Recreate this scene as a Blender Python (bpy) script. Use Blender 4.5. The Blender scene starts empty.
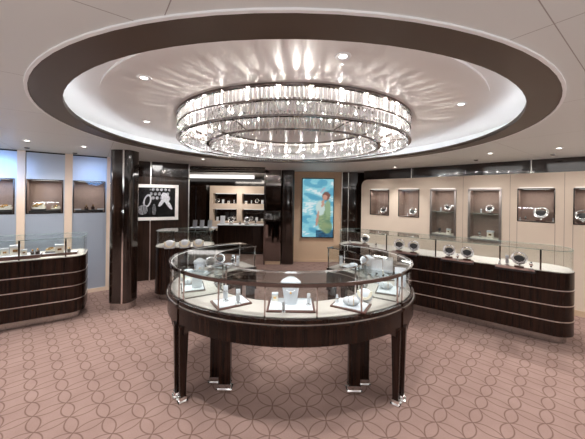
import bpy, bmesh, math, random
from math import sin, cos, pi, atan2, sqrt, radians
from mathutils import Matrix, Vector
random.seed(7)
S = bpy.context.scene
COL = S.collection

# ------------------------------------------------------------------ camera
CAMH, F, CX, HY, ROLL = 1.65, 275.0, 292.5, 196.0, 0.014
cam = bpy.data.cameras.new('camera'); camo = bpy.data.objects.new('camera', cam); COL.objects.link(camo)
cam.sensor_width = 36; cam.lens = 36*F/585; cam.clip_start = .03
cam.shift_y = -(219.5-HY)/585
camo.matrix_world = Matrix.Translation((0, 0, CAMH)) @ Matrix.Rotation(pi/2, 4, 'X') @ Matrix.Rotation(ROLL, 4, 'Z')
S.camera = camo
def ray(px, py):
    dx, dy = px-CX, py-HY
    return (dx+ROLL*dy)/F, -(dy-ROLL*dx)/F
def at(px, py, h):                       # the point of the horizontal plane z=h seen at a pixel
    a, b = ray(px, py); t = (h-CAMH)/b
    return Vector((a*t, t, h))
def hgt(px, py, y):                      # height at distance y
    return CAMH + ray(px, py)[1]*y
def xat(px, py, y): return ray(px, py)[0]*y

# ------------------------------------------------------------------ materials
def srgb(r, g, b):
    f = lambda c: (c/255/12.92) if c/255 <= .04045 else ((c/255+.055)/1.055)**2.4
    return (f(r), f(g), f(b), 1)
def newmat(n):
    m = bpy.data.materials.new(n); m.use_nodes = True
    return m, m.node_tree, m.node_tree.nodes['Principled BSDF']
def pbr(n, col, rough=.5, metal=0, coat=0, spec=.5, noise=0, nscale=40, bump=0, emis=None, es=0, coatr=.05):
    m, nt, p = newmat(n)
    p.inputs['Base Color'].default_value = col
    p.inputs['Roughness'].default_value = rough
    p.inputs['Metallic'].default_value = metal
    p.inputs['Coat Weight'].default_value = coat
    p.inputs['Coat Roughness'].default_value = coatr
    p.inputs['Specular IOR Level'].default_value = spec
    tc = nt.nodes.new('ShaderNodeTexCoord')
    if noise or bump:
        nz = nt.nodes.new('ShaderNodeTexNoise'); nz.inputs['Scale'].default_value = nscale; nz.inputs['Detail'].default_value = 4
        nt.links.new(tc.outputs['Object'], nz.inputs['Vector'])
    if noise:
        mx = nt.nodes.new('ShaderNodeMixRGB'); mx.blend_type = 'MIX'
        mx.inputs[1].default_value = tuple(c*(1-noise) for c in col[:3])+(1,)
        mx.inputs[2].default_value = tuple(min(1, c*(1+noise)) for c in col[:3])+(1,)
        nt.links.new(nz.outputs['Fac'], mx.inputs[0]); nt.links.new(mx.outputs[0], p.inputs['Base Color'])
    if bump:
        b = nt.nodes.new('ShaderNodeBump'); b.inputs['Strength'].default_value = bump; b.inputs['Distance'].default_value = .01
        nt.links.new(nz.outputs['Fac'], b.inputs['Height']); nt.links.new(b.outputs[0], p.inputs['Normal'])
    if emis:
        p.inputs['Emission Color'].default_value = emis; p.inputs['Emission Strength'].default_value = es
    return m
def wood(n, dark, light, rough=.3, coat=.7, sc=(38, 38, 1.2)):
    m, nt, p = newmat(n)
    tc = nt.nodes.new('ShaderNodeTexCoord'); mp = nt.nodes.new('ShaderNodeMapping')
    mp.inputs['Scale'].default_value = sc
    nz = nt.nodes.new('ShaderNodeTexNoise'); nz.inputs['Scale'].default_value = 1; nz.inputs['Detail'].default_value = 6
    nz.inputs['Roughness'].default_value = .65
    rp = nt.nodes.new('ShaderNodeValToRGB')
    rp.color_ramp.elements[0].position = .35; rp.color_ramp.elements[0].color = dark
    rp.color_ramp.elements[1].position = .68; rp.color_ramp.elements[1].color = light
    nt.links.new(tc.outputs['Object'], mp.inputs[0]); nt.links.new(mp.outputs[0], nz.inputs['Vector'])
    nt.links.new(nz.outputs['Fac'], rp.inputs[0]); nt.links.new(rp.outputs[0], p.inputs['Base Color'])
    p.inputs['Roughness'].default_value = rough; p.inputs['Coat Weight'].default_value = coat
    p.inputs['Coat Roughness'].default_value = .06; p.inputs['Specular IOR Level'].default_value = .25
    return m
def glassmat(n, tint=(1, 1, 1, 1), ior=1.45, extra=0.0, ecol=(1, 1, 1, 1)):
    m = bpy.data.materials.new(n); m.use_nodes = True; nt = m.node_tree; nt.nodes.clear()
    out = nt.nodes.new('ShaderNodeOutputMaterial')
    tr = nt.nodes.new('ShaderNodeBsdfTransparent'); tr.inputs[0].default_value = tint
    gl = nt.nodes.new('ShaderNodeBsdfGlossy'); gl.inputs['Roughness'].default_value = .015
    fr = nt.nodes.new('ShaderNodeFresnel'); gm = nt.nodes.new('ShaderNodeNewGeometry'); iv = nt.nodes.new('ShaderNodeMath')
    iv.operation = 'MULTIPLY_ADD'; iv.inputs[1].default_value = 1/ior-ior; iv.inputs[2].default_value = ior
    nt.links.new(gm.outputs['Backfacing'], iv.inputs[0]); nt.links.new(iv.outputs[0], fr.inputs[0])
    mx = nt.nodes.new('ShaderNodeMixShader')
    nt.links.new(fr.outputs[0], mx.inputs[0]); nt.links.new(tr.outputs[0], mx.inputs[1]); nt.links.new(gl.outputs[0], mx.inputs[2])
    last = mx
    if extra:
        df = nt.nodes.new('ShaderNodeBsdfDiffuse'); df.inputs[0].default_value = ecol
        m2 = nt.nodes.new('ShaderNodeMixShader'); m2.inputs[0].default_value = extra
        nt.links.new(mx.outputs[0], m2.inputs[1]); nt.links.new(df.outputs[0], m2.inputs[2]); last = m2
    nt.links.new(last.outputs[0], out.inputs[0])
    return m
def emit(n, col, st):
    m = bpy.data.materials.new(n); m.use_nodes = True; nt = m.node_tree; nt.nodes.clear()
    out = nt.nodes.new('ShaderNodeOutputMaterial'); e = nt.nodes.new('ShaderNodeEmission')
    e.inputs[0].default_value = col; e.inputs[1].default_value = st
    nt.links.new(e.outputs[0], out.inputs[0]); return m
def vcolmat(n, st=0.0, rough=.4):
    m, nt, p = newmat(n)
    a = nt.nodes.new('ShaderNodeVertexColor'); a.layer_name = 'Col'
    p.inputs['Roughness'].default_value = rough
    if st:
        p.inputs['Base Color'].default_value = (.01, .01, .01, 1)
        nt.links.new(a.outputs[0], p.inputs['Emission Color']); p.inputs['Emission Strength'].default_value = st
    else:
        nt.links.new(a.outputs[0], p.inputs['Base Color'])
    return m

WOOD = wood('macassar_wood', (.004, .0018, .0012, 1), (.036, .0145, .0085, 1), .26, .08, (30, 30, .8))
WOODW = wood('wall_wood', (.010, .0048, .003, 1), (.038, .018, .011, 1), .3, .35)
WOODD = wood('dark_lacquer', (.008, .0045, .0035, 1), (.03, .016, .011, 1), .15, 1)
BRONZE = pbr('bronze_band', (.095, .066, .048, 1), .42, .25, noise=.06, nscale=3)
BEIGE = pbr('beige_leather', srgb(222, 204, 186), .6, noise=.03, nscale=6)
TAN = pbr('tan_panel', srgb(206, 178, 150), .6, noise=.04, nscale=8)
CREAM = pbr('cream_pilaster', srgb(226, 204, 184), .5, noise=.02)
CEIL = None
STEEL = pbr('steel', (.52, .51, .5, 1), .22, 1)
SATIN = pbr('satin_steel', (.78, .76, .73, 1), .3, 1)
CHROME = pbr('chrome', (.85, .83, .82, 1), .08, 1)
DCHROME = pbr('dark_chrome', (.22, .19, .18, 1), .15, 1)
MIRROR = pbr('smoked_mirror', (.24, .21, .2, 1), .04, 1)
TAUPE = pbr('taupe_fabric', srgb(152, 130, 120), .8, noise=.15, nscale=30)
FRAMED = pbr('niche_frame_dark', (.03, .022, .02, 1), .25, .3, coat=.5)
FRAMES = pbr('niche_frame_metal', (.35, .31, .29, 1), .3, .9)
WHITE = pbr('white_leatherette', srgb(210, 214, 220), .5, noise=.02)
DECK = pbr('deck_fabric', srgb(190, 182, 175), .75, noise=.03, nscale=60)
BROWN = pbr('brown_leather', srgb(92, 58, 50), .4, coat=.2)
BLACK = pbr('black_leather', (.012, .011, .012, 1), .4)
PADG = pbr('ivory_pad', srgb(232, 226, 214), .6)
GOLD = pbr('gold', (.75, .50, .22, 1), .25, 1)
SILVER = pbr('silver', (.85, .85, .86, 1), .15, 1)
GEM = pbr('dark_gems', (.06, .07, .09, 1), .08, .4, coat=1)
PEARL = pbr('pearl', srgb(238, 230, 210), .2, coat=.6)
COPPER = pbr('copper', (.55, .28, .2, 1), .25, 1)
GLASS = glassmat('case_glass', (.97, .985, .98, 1), 1.42)
GEDGE = glassmat('glass_edge', (.8, .9, .88, 1), 1.5, .22, srgb(205, 220, 214))
ACRYL = glassmat('frosted_acrylic', (.9, .9, .92, 1), 1.5, .45, srgb(225, 225, 232))
BULB = emit('bulb_glow', (1, .92, .82, 1), 8)
LENS = emit('lamp_lens', (1, .95, .9, 1), 6)
LEDW = emit('cool_led', (.86, .93, 1, 1), 5)
LEDS = emit('case_led', (1, .96, .92, 1), .9)
COFFER = emit('coffer_light', (1, .94, .9, 1), .9)
FRINGE = None

def crystalmat():
    m = bpy.data.materials.new('crystal'); m.use_nodes = True; nt = m.node_tree; nt.nodes.clear()
    out = nt.nodes.new('ShaderNodeOutputMaterial')
    g = nt.nodes.new('ShaderNodeBsdfPrincipled'); g.inputs['Roughness'].default_value = .0; g.inputs['IOR'].default_value = 1.6
    g.inputs['Transmission Weight'].default_value = 1; g.inputs['Thin Film IOR'].default_value = 2.0
    gp = nt.nodes.new('ShaderNodeNewGeometry'); wn = nt.nodes.new('ShaderNodeTexNoise'); wn.inputs['Scale'].default_value = 14
    mr = nt.nodes.new('ShaderNodeMapRange'); mr.inputs[1].default_value = .3; mr.inputs[2].default_value = .7; mr.inputs[3].default_value = 60; mr.inputs[4].default_value = 620
    nt.links.new(gp.outputs['Position'], wn.inputs['Vector']); nt.links.new(wn.outputs['Fac'], mr.inputs[0]); nt.links.new(mr.outputs[0], g.inputs['Thin Film Thickness'])
    t = nt.nodes.new('ShaderNodeBsdfTransparent'); t.inputs[0].default_value = (.96, .96, .96, 1)
    gl = nt.nodes.new('ShaderNodeBsdfGlossy'); gl.inputs['Roughness'].default_value = .08
    d = nt.nodes.new('ShaderNodeBsdfTranslucent'); d.inputs[0].default_value = (.92, .9, .88, 1)
    a = nt.nodes.new('ShaderNodeMixShader'); a.inputs[0].default_value = .25
    b = nt.nodes.new('ShaderNodeMixShader'); b.inputs[0].default_value = .30
    c = nt.nodes.new('ShaderNodeMixShader'); c.inputs[0].default_value = .03
    nt.links.new(g.outputs[0], a.inputs[1]); nt.links.new(t.outputs[0], a.inputs[2])
    nt.links.new(a.outputs[0], b.inputs[1]); nt.links.new(gl.outputs[0], b.inputs[2])
    nt.links.new(b.outputs[0], c.inputs[1]); nt.links.new(d.outputs[0], c.inputs[2])
    nt.links.new(c.outputs[0], out.inputs[0]); return m
CRYSTAL = crystalmat()

def N(nt, t, **kw):
    n = nt.nodes.new(t)
    for k, v in kw.items(): setattr(n, k, v)
    return n
def mth(nt, op, a, b=None, c=None):
    n = nt.nodes.new('ShaderNodeMath'); n.operation = op
    for i, v in enumerate((a, b, c)):
        if v is None: continue
        if isinstance(v, (int, float)): n.inputs[i].default_value = v
        else: nt.links.new(v, n.inputs[i])
    return n.outputs[0]
def carpetmat():
    m, nt, p = newmat('patterned_carpet')
    tc = N(nt, 'ShaderNodeTexCoord'); sp = N(nt, 'ShaderNodeSeparateXYZ'); nt.links.new(tc.outputs['Object'], sp.inputs[0])
    P = .135
    x = mth(nt, 'DIVIDE', sp.outputs[0], P); y = mth(nt, 'DIVIDE', sp.outputs[1], P)
    u = mth(nt, 'MULTIPLY', mth(nt, 'ADD', x, y), .5); v = mth(nt, 'MULTIPLY', mth(nt, 'SUBTRACT', x, y), .5)
    fu, fv = mth(nt, 'FRACT', u), mth(nt, 'FRACT', v)
    def dist(a0, b0):
        a = mth(nt, 'SUBTRACT', fu, a0); b = mth(nt, 'SUBTRACT', fv, b0)
        return mth(nt, 'SQRT', mth(nt, 'ADD', mth(nt, 'MULTIPLY', a, a), mth(nt, 'MULTIPLY', b, b)))
    def line(d, r, w):
        return mth(nt, 'SUBTRACT', 1, mth(nt, 'MINIMUM', mth(nt, 'DIVIDE', mth(nt, 'ABSOLUTE', mth(nt, 'SUBTRACT', d, r)), w), 1))
    L = None
    for ou, ov in ((0, 0), (1, 0), (0, 1), (1, 1)):
        l = mth(nt, 'MULTIPLY', line(dist(ou, ov), .7071, .036), 1.0); L = l if L is None else mth(nt, 'MAXIMUM', L, l)
    nz = N(nt, 'ShaderNodeTexNoise'); nz.inputs['Scale'].default_value = 5; nz.inputs['Detail'].default_value = 5
    nt.links.new(tc.outputs['Object'], nz.inputs['Vector'])
    n2 = N(nt, 'ShaderNodeTexNoise'); n2.inputs['Scale'].default_value = 90; n2.inputs['Detail'].default_value = 2
    nt.links.new(tc.outputs['Object'], n2.inputs['Vector'])
    base = N(nt, 'ShaderNodeMixRGB'); base.inputs[1].default_value = srgb(128, 103, 96); base.inputs[2].default_value = srgb(166, 140, 131)
    nt.links.new(mth(nt, 'ADD', mth(nt, 'MULTIPLY', nz.outputs['Fac'], .7), mth(nt, 'MULTIPLY', n2.outputs['Fac'], .3)), base.inputs[0])
    fin = N(nt, 'ShaderNodeMixRGB'); fin.inputs[2].default_value = srgb(88, 64, 52)
    nt.links.new(mth(nt, 'MULTIPLY', L, .8), fin.inputs[0]); nt.links.new(base.outputs[0], fin.inputs[1])
    nt.links.new(fin.outputs[0], p.inputs['Base Color']); p.inputs['Roughness'].default_value = .95
    p.inputs['Specular IOR Level'].default_value = .1
    b = N(nt, 'ShaderNodeBump'); b.inputs['Strength'].default_value = .5; b.inputs['Distance'].default_value = .004
    nt.links.new(n2.outputs['Fac'], b.inputs['Height']); nt.links.new(b.outputs[0], p.inputs['Normal'])
    return m
def ceilmat():
    m, nt, p = newmat('ceiling_panels')
    tc = N(nt, 'ShaderNodeTexCoord'); mp = N(nt, 'ShaderNodeMapping'); mp.inputs['Rotation'].default_value = (0, 0, radians(-36))
    mp.inputs['Location'].default_value = (-.195, -.247, 0)
    nt.links.new(tc.outputs['Object'], mp.inputs[0])
    sp = N(nt, 'ShaderNodeSeparateXYZ'); nt.links.new(mp.outputs[0], sp.inputs[0])
    L = None
    for k, pp in ((0, 1.115), (1, .89)):
        f = mth(nt, 'ABSOLUTE', mth(nt, 'SUBTRACT', mth(nt, 'FRACT', mth(nt, 'DIVIDE', sp.outputs[k], pp)), .5))
        l = mth(nt, 'GREATER_THAN', f, .5-.0018/pp)
        L = l if L is None else mth(nt, 'MAXIMUM', L, l)
    mx = N(nt, 'ShaderNodeMixRGB'); mx.inputs[1].default_value = srgb(212, 213, 210); mx.inputs[2].default_value = srgb(150, 143, 138)
    nt.links.new(L, mx.inputs[0]); nt.links.new(mx.outputs[0], p.inputs['Base Color']); p.inputs['Roughness'].default_value = .45
    return m
CARPET = carpetmat(); CEIL = ceilmat()
DOME = pbr('recess_ceiling', srgb(222, 216, 212), .4, noise=.02, nscale=3)
DOMEW = pbr('cove_white', srgb(236, 236, 236), .6)
def satinwall():
    m, nt, p = newmat('satin_wall_panel')
    p.inputs['Base Color'].default_value = srgb(178, 188, 204); p.inputs['Metallic'].default_value = .4
    p.inputs['Roughness'].default_value = .38
    tc = N(nt, 'ShaderNodeTexCoord'); mp = N(nt, 'ShaderNodeMapping'); mp.inputs['Scale'].default_value = (160, 160, 1)
    nz = N(nt, 'ShaderNodeTexNoise'); nz.inputs['Scale'].default_value = 1
    nt.links.new(tc.outputs['Object'], mp.inputs[0]); nt.links.new(mp.outputs[0], nz.inputs['Vector'])
    b = N(nt, 'ShaderNodeBump'); b.inputs['Strength'].default_value = .25; b.inputs['Distance'].default_value = .004
    nt.links.new(nz.outputs['Fac'], b.inputs['Height']); nt.links.new(b.outputs[0], p.inputs['Normal'])
    return m
SATINW = satinwall()

# ------------------------------------------------------------------ mesh builder
class MB:
    def __init__(s): s.bm = bmesh.new()
    def _xf(s, verts, M):
        if M is not None: bmesh.ops.transform(s.bm, matrix=M, verts=verts)
    def box(s, x0, x1, y0, y1, z0, z1, bev=0, M=None):
        r = bmesh.ops.create_cube(s.bm, size=1)
        v = r['verts']
        for q in v: q.co = Vector((x0+(q.co.x+.5)*(x1-x0), y0+(q.co.y+.5)*(y1-y0), z0+(q.co.z+.5)*(z1-z0)))
        if bev:
            e = list({e for q in v for e in q.link_edges})
            rr = bmesh.ops.bevel(s.bm, geom=e, offset=bev, segments=2, affect='EDGES', profile=.7)
            v = list({q for f in rr['faces'] for q in f.verts} | {q for q in v if q.is_valid})
        s._xf(v, M); return s
    def prism(s, poly, z0, z1, M=None, zf=None):
        n = len(poly)
        b = [s.bm.verts.new((p[0], p[1], z0)) for p in poly]; t = [s.bm.verts.new((p[0], p[1], z1)) for p in poly]
        s.bm.faces.new(list(reversed(b))); s.bm.faces.new(t)
        for i in range(n):
            j = (i+1) % n; s.bm.faces.new((b[i], b[j], t[j], t[i]))
        s._xf(b+t, M); return s
    def strip(s, A, B, z0, z1, closed=False, M=None):          # solid wall between polylines A (outer) and B (inner)
        n = len(A); vs = []
        def h(z, i): return z[i] if isinstance(z, (list, tuple)) else z
        R = [[s.bm.verts.new((P[i][0], P[i][1], h(z, i))) for i in range(n)] for P, z in ((A, z0), (A, z1), (B, z1), (B, z0))]
        m = n if closed else n-1
        for k in range(4):
            P, Q = R[k], R[(k+1) % 4]
            for i in range(m):
                j = (i+1) % n; s.bm.faces.new((P[i], P[j], Q[j], Q[i]))
        if not closed:
            s.bm.faces.new([R[k][0] for k in range(4)]); s.bm.faces.new([R[k][-1] for k in (3, 2, 1, 0)])
        s._xf([v for r in R for v in r], M); return s
    def tube(s, pts, r, seg=8, closed=False, M=None, cap=True):
        pts = [Vector(p) for p in pts]; n = len(pts); rings = []
        up = Vector((0, 0, 1))
        for i, p in enumerate(pts):
            if closed: d = pts[(i+1) % n]-pts[i-1]
            else: d = pts[min(i+1, n-1)]-pts[max(i-1, 0)]
            d.normalize()
            a = d.cross(up)
            if a.length < 1e-3: a = d.cross(Vector((1, 0, 0)))
            a.normalize(); b = d.cross(a).normalized()
            rr = r[i] if isinstance(r, (list, tuple)) else r
            rings.append([s.bm.verts.new(p+a*cos(2*pi*k/seg)*rr+b*sin(2*pi*k/seg)*rr) for k in range(seg)])
        m = n if closed else n-1
        for i in range(m):
            A, B = rings[i], rings[(i+1) % n]
            for k in range(seg):
                l = (k+1) % seg; s.bm.faces.new((A[k], A[l], B[l], B[k]))
        if not closed and cap:
            s.bm.faces.new(rings[0]); s.bm.faces.new(list(reversed(rings[-1])))
        s._xf([v for r_ in rings for v in r_], M); return s
    def lathe(s, prof, c=(0, 0, 0), seg=20, sx=1, sy=1, M=None, loop=False):
        rings = []; allv = []
        for r, z in prof:
            if r < 1e-5: ring = [s.bm.verts.new((c[0], c[1], c[2]+z))]
            else: ring = [s.bm.verts.new((c[0]+r*sx*cos(2*pi*k/seg), c[1]+r*sy*sin(2*pi*k/seg), c[2]+z)) for k in range(seg)]
            rings.append(ring); allv += ring
        for A, B in zip(rings, rings[1:]+(rings[:1] if loop else [])):
            if len(A) == 1 and len(B) == 1: continue
            for k in range(seg):
                l = (k+1) % seg
                if len(A) == 1: s.bm.faces.new((A[0], B[l], B[k]))
                elif len(B) == 1: s.bm.faces.new((A[k], A[l], B[0]))
                else: s.bm.faces.new((A[k], A[l], B[l], B[k]))
        if len(rings[0]) > 1 and not loop: s.bm.faces.new(list(reversed(rings[0])))
        if len(rings[-1]) > 1 and not loop: s.bm.faces.new(rings[-1])
        s._xf(allv, M); return s
    def ball(s, c, r, M=None, u=10, v=7):
        return s.lathe([(r*sin(pi*i/v), -r*cos(pi*i/v)) for i in range(v+1)], c, u, M=M)
    def torus(s, c, R, r, M=None, n=28, seg=8):
        return s.tube([(c[0]+R*cos(2*pi*i/n), c[1]+R*sin(2*pi*i/n), c[2]) for i in range(n)], r, seg, True, M)
    def build(s, name, mat, parent=None, world=False, smooth=True, ang=35):
        me = bpy.data.meshes.new(name)
        bmesh.ops.recalc_face_normals(s.bm, faces=s.bm.faces)
        if world and parent is not None:
            P = Matrix.LocRotScale(parent.location, parent.rotation_euler, None)
            if parent.parent is not None and parent.parent.type == 'EMPTY':
                P = Matrix.LocRotScale(parent.parent.location, parent.parent.rotation_euler, None) @ P
            s.bm.transform(P.inverted())
        s.bm.to_mesh(me); s.bm.free()
        if smooth:
            for f in me.polygons: f.use_smooth = True
            me.set_sharp_from_angle(angle=radians(ang))
        me.materials.append(mat)
        o = bpy.data.objects.new(name, me); COL.objects.link(o)
        if parent is not None: o.parent = parent
        return o
def thing(name, label, cat, loc=(0, 0, 0), rotz=0, group=None):
    o = bpy.data.objects.new(name, None); COL.objects.link(o); o.empty_display_size = .1
    o.location = loc; o.rotation_euler = (0, 0, rotz); o['label'] = label; o['category'] = cat
    if group: o['group'] = group
    return o
def tag(o, label, cat, group=None):
    o['label'] = label; o['category'] = cat
    if group: o['group'] = group
    return o
def struct(name, mb, mat, smooth=False, M=None):
    if M is not None: mb.bm.transform(M)
    o = mb.build(name, mat, smooth=smooth); o['kind'] = 'structure'; return o
def dup(root, loc, rotz, label, group=None, scale=None):
    r = root.copy(); COL.objects.link(r); r.location = loc; r.rotation_euler = (0, 0, rotz); r['label'] = label
    if group: r['group'] = group
    elif 'group' in r: del r['group']
    if scale: r.scale = (scale,)*3
    for ch in list(root.children):
        c = ch.copy(); COL.objects.link(c); c.parent = r
        for g in ch.children:
            d = g.copy(); COL.objects.link(d); d.parent = c
    return r
USED = set()
def put(proto, loc, rotz, label, group=None, scale=None):      # first use moves the prototype itself
    if proto.name not in USED:
        USED.add(proto.name); proto.location = loc; proto.rotation_euler = (0, 0, rotz); proto['label'] = label
        if group: proto['group'] = group
        if scale: proto.scale = (scale,)*3
        return proto
    return dup(proto, loc, rotz, label, group, scale or 1)
def light(kind, loc, e, col=(1, .985, .965), size=.05, rot=None, spot=None, blend=.6, sizey=None):
    l = bpy.data.lights.new('lamp_or_fill_light', kind); l.energy = e; l.color = col  # shared by real lamps and added fill lights
    if kind == 'AREA':
        l.size = size
        if sizey: l.shape = 'RECTANGLE'; l.size_y = sizey
    else: l.shadow_soft_size = size
    if kind == 'SPOT': l.spot_size = spot or radians(70); l.spot_blend = blend
    o = bpy.data.objects.new('lamp_or_fill_light', l); COL.objects.link(o); o.location = loc
    if rot is not None: o.rotation_euler = rot
    return o

# ------------------------------------------------------------------ setting
HC = 2.27
HD = 2.43
RC = Vector((.005, 3.04))            # centre of the ceiling recess
RO, RI, RD, RR = 2.115, 1.96, 2.2, 1.76
def circ(r, n=96, c=RC): return [(c.x+r*cos(2*pi*i/n), c.y+r*sin(2*pi*i/n)) for i in range(n)]
# floor
fl = MB(); fl.box(-9, 9, -4, 12, -.05, 0); struct('floor', fl, CARPET)
# ceiling with round opening
cb = MB(); n = 96; q = circ(RO+.012, n)
for i in range(n):                       # slab made of wedges between the opening and the outer rectangle
    j = (i+1) % n
    def outp(k):
        a = 2*pi*k/n; d = Vector((cos(a), sin(a))); ts = []
        for lim, comp, base in ((9, d.x, RC.x), (-9, d.x, RC.x), (12, d.y, RC.y), (-4, d.y, RC.y)):
            if abs(comp) > 1e-6:
                t = (lim-base)/comp
                if t > 0: ts.append(t)
        t = min(ts); return (RC.x+d.x*t, RC.y+d.y*t)
    a, b, c, d = q[i], outp(i), outp(j), q[j]
    vs = [cb.bm.verts.new((p[0], p[1], z)) for z in (HC, HC+.02) for p in (a, b, c, d)]
    for f in ((3, 2, 1, 0), (4, 5, 6, 7), (0, 4, 7, 3), (1, 2, 6, 5)): cb.bm.faces.new([vs[k] for k in f])
bmesh.ops.remove_doubles(cb.bm, verts=cb.bm.verts, dist=1e-4)
# corner fillers of the rectangle
struct('ceiling', cb, CEIL)
cf = MB()
for sx in (-9, 9):
    for sy in (-4, 12): cf.box(min(sx, sx*.2), max(sx, sx*.2), sy-.5 if sy < 0 else sy-2.5, sy+.5 if sy < 0 else sy+.1, HC+.021, HC+.05)
struct('trim_1', cf, CEIL)
# white ring reveal, bronze band, recess
t = MB(); t.strip(circ(RO+.022), circ(RO+.006), HC-.008, HC+.01, True); struct('trim_2', t, DOMEW, True)
t = MB(); t.strip(circ(RO+.006), circ(RI), HC-.004, HC+.012, True); struct('trim_3', t, BRONZE, True)
t = MB(); t.strip(circ(RI+.02), circ(RI), HC-.0035, HC+.03, True); struct('trim_4', t, BRONZE, True)
t = MB(); t.strip(circ(RD+.02), circ(RD), HC+.0125, HD+.02, True); struct('trim_5', t, DOMEW, True)
t = MB(); t.strip(circ(RD), circ(RR), HD, HD+.02, True); struct('trim_6', t, DOME, True)
t = MB(); t.prism(circ(RR), HD-.015, HD+.01); struct('trim_7', t, DOME, True)
t = MB(); t.strip(circ(RI+.075), circ(RI+.045), HC+.0125, HC+.03, True)
tag(t.build('led_strip', LEDW), 'cool white light strip hidden in the round ceiling cove', 'light strip')
# walls
def frame(o, d):
    d = Vector(d).normalized(); return Vector(o), d, Vector((-d.y, d.x))      # away side = left normal
RW = frame((1.73, 6.56), (2.39, -2.685))
LW = frame((-4.18, 3.95), (1.0, .755))
def onwall(px, py, W, off=0):
    o, d, nrm = W; a, b = ray(px, py)
    # t*(a,1) = o + u d + off*nrm
    ox = o.x+nrm.x*off; oy = o.y+nrm.y*off
    den = a*d.y-d.x
    u = (ox-a*oy)/(den) if abs(den) > 1e-9 else 0
    t = oy+u*d.y
    return u, CAMH+b*t
def wmat(W):
    o, d, nrm = W
    return Matrix(((d.x, nrm.x, 0, o.x), (d.y, nrm.y, 0, o.y), (0, 0, 1, 0), (0, 0, 0, 1)))
def wrot(W): return atan2(W[1].y, W[1].x)
def holes_panel(mb, u0, u1, z0, z1, holes, v0, v1, skip=None):
    us = sorted({u0, u1} | {h[0] for h in holes} | {h[1] for h in holes}); zs = sorted({z0, z1} | {h[2] for h in holes} | {h[3] for h in holes})
    us = [u for u in us if u0 <= u <= u1]; zs = [z for z in zs if z0 <= z <= z1]
    for a, b in zip(us, us[1:]):
        run = None
        for c, d in zip(zs, zs[1:]):
            mu, mz = (a+b)/2, (c+d)/2
            if any(h[0] < mu < h[1] and h[2] < mz < h[3] for h in holes):
                if run: mb.box(a, b, v0, v1, run[0], run[1]); run = None
            else: run = (run[0], d) if run else (c, d)
        if run: mb.box(a, b, v0, v1, run[0], run[1])
def hole_of(W, l, r, tp, bt):          # pixel box -> (u0,u1,z0,z1)
    u0, za = onwall(l, tp, W); u1, zb = onwall(r, tp, W); _, zc = onwall(l, bt, W); _, zd = onwall(r, bt, W)
    return (u0, u1, (zc+zd)/2, (za+zb)/2)
rn = [hole_of(RW, 370.3, 389.3, 190.2, 215.6), hole_of(RW, 398.5, 419.5, 190, 216.4), hole_of(RW, 430.5, 456.5, 189.3, 238),
      hole_of(RW, 468.5, 502, 188.6, 239.2), hole_of(RW, 517.5, 555.5, 187.8, 222.8), hole_of(RW, 573.5, 614, 186.6, 225)]
top_small = sum(h[3] for h in rn)/len(rn)
rn = [(h[0], h[1], h[2], top_small) for h in rn]
zb = (rn[0][2]+rn[1][2])/2; rn[0] = rn[0][:2]+(zb, top_small); rn[1] = rn[1][:2]+(zb, top_small)
zb = (rn[2][2]+rn[3][2])/2; rn[2] = rn[2][:2]+(zb, top_small); rn[3] = rn[3][:2]+(zb, top_small)
zb = (rn[4][2]+rn[5][2])/2; rn[4] = rn[4][:2]+(zb, top_small); rn[5] = rn[5][:2]+(zb, top_small)
RWL = 9.0
ub = onwall(361.3, 200, RW)[0]
PT = 2.06
w = MB(); holes_panel(w, -.05, RWL, 0, HC, rn, .02, .05); struct('wall_right', w, WOODD, M=wmat(RW))
w = MB()
rad = .16
holes_panel(w, ub+rad, RWL, .08, PT, rn, 0, .02)
w.prism([(ub, .02), (ub+rad, .02), (ub+rad, 0), (ub, 0)], .08, PT-rad)
cor = [(ub+rad, PT-rad)]+[(ub+rad-rad*sin(a), PT-rad+rad*cos(a)) for a in [k*pi/2/8 for k in range(9)]]
Mx = Matrix(((1, 0, 0, 0), (0, 0, 1, 0), (0, 1, 0, 0), (0, 0, 0, 1)))      # (x,y,z)->(x,z,y)
w.prism(cor, 0, .02, M=Mx)
struct('trim_8', w, BEIGE, M=wmat(RW))
w = MB(); w.box(-.05, RWL, -.012, 0, 0, .08); struct('baseboard_right', w, TAN, M=wmat(RW))
w = MB()
for k in (4, 5):
    for u in rn[k][:2]: w.box(u-.003, u+.003, -.001, .004, .09, rn[k][2]-.01)
for px_ in (463, 510, 564.5):
    u = onwall(px_, 200, RW)[0]; w.box(u-.0025, u+.0025, -.001, .004, .09, PT-.01)
struct('trim_9', w, pbr('seam', srgb(150, 128, 112), .7), M=wmat(RW))
# chrome vertical seams on the dark band above
w = MB()
for px_, py_ in ((411, 175), (531, 165)):
    u = onwall(px_, py_, RW)[0]; w.box(u-.006, u+.006, .012, .02, PT+.005, HC)
struct('trim_10', w, SATIN, M=wmat(RW))

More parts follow.
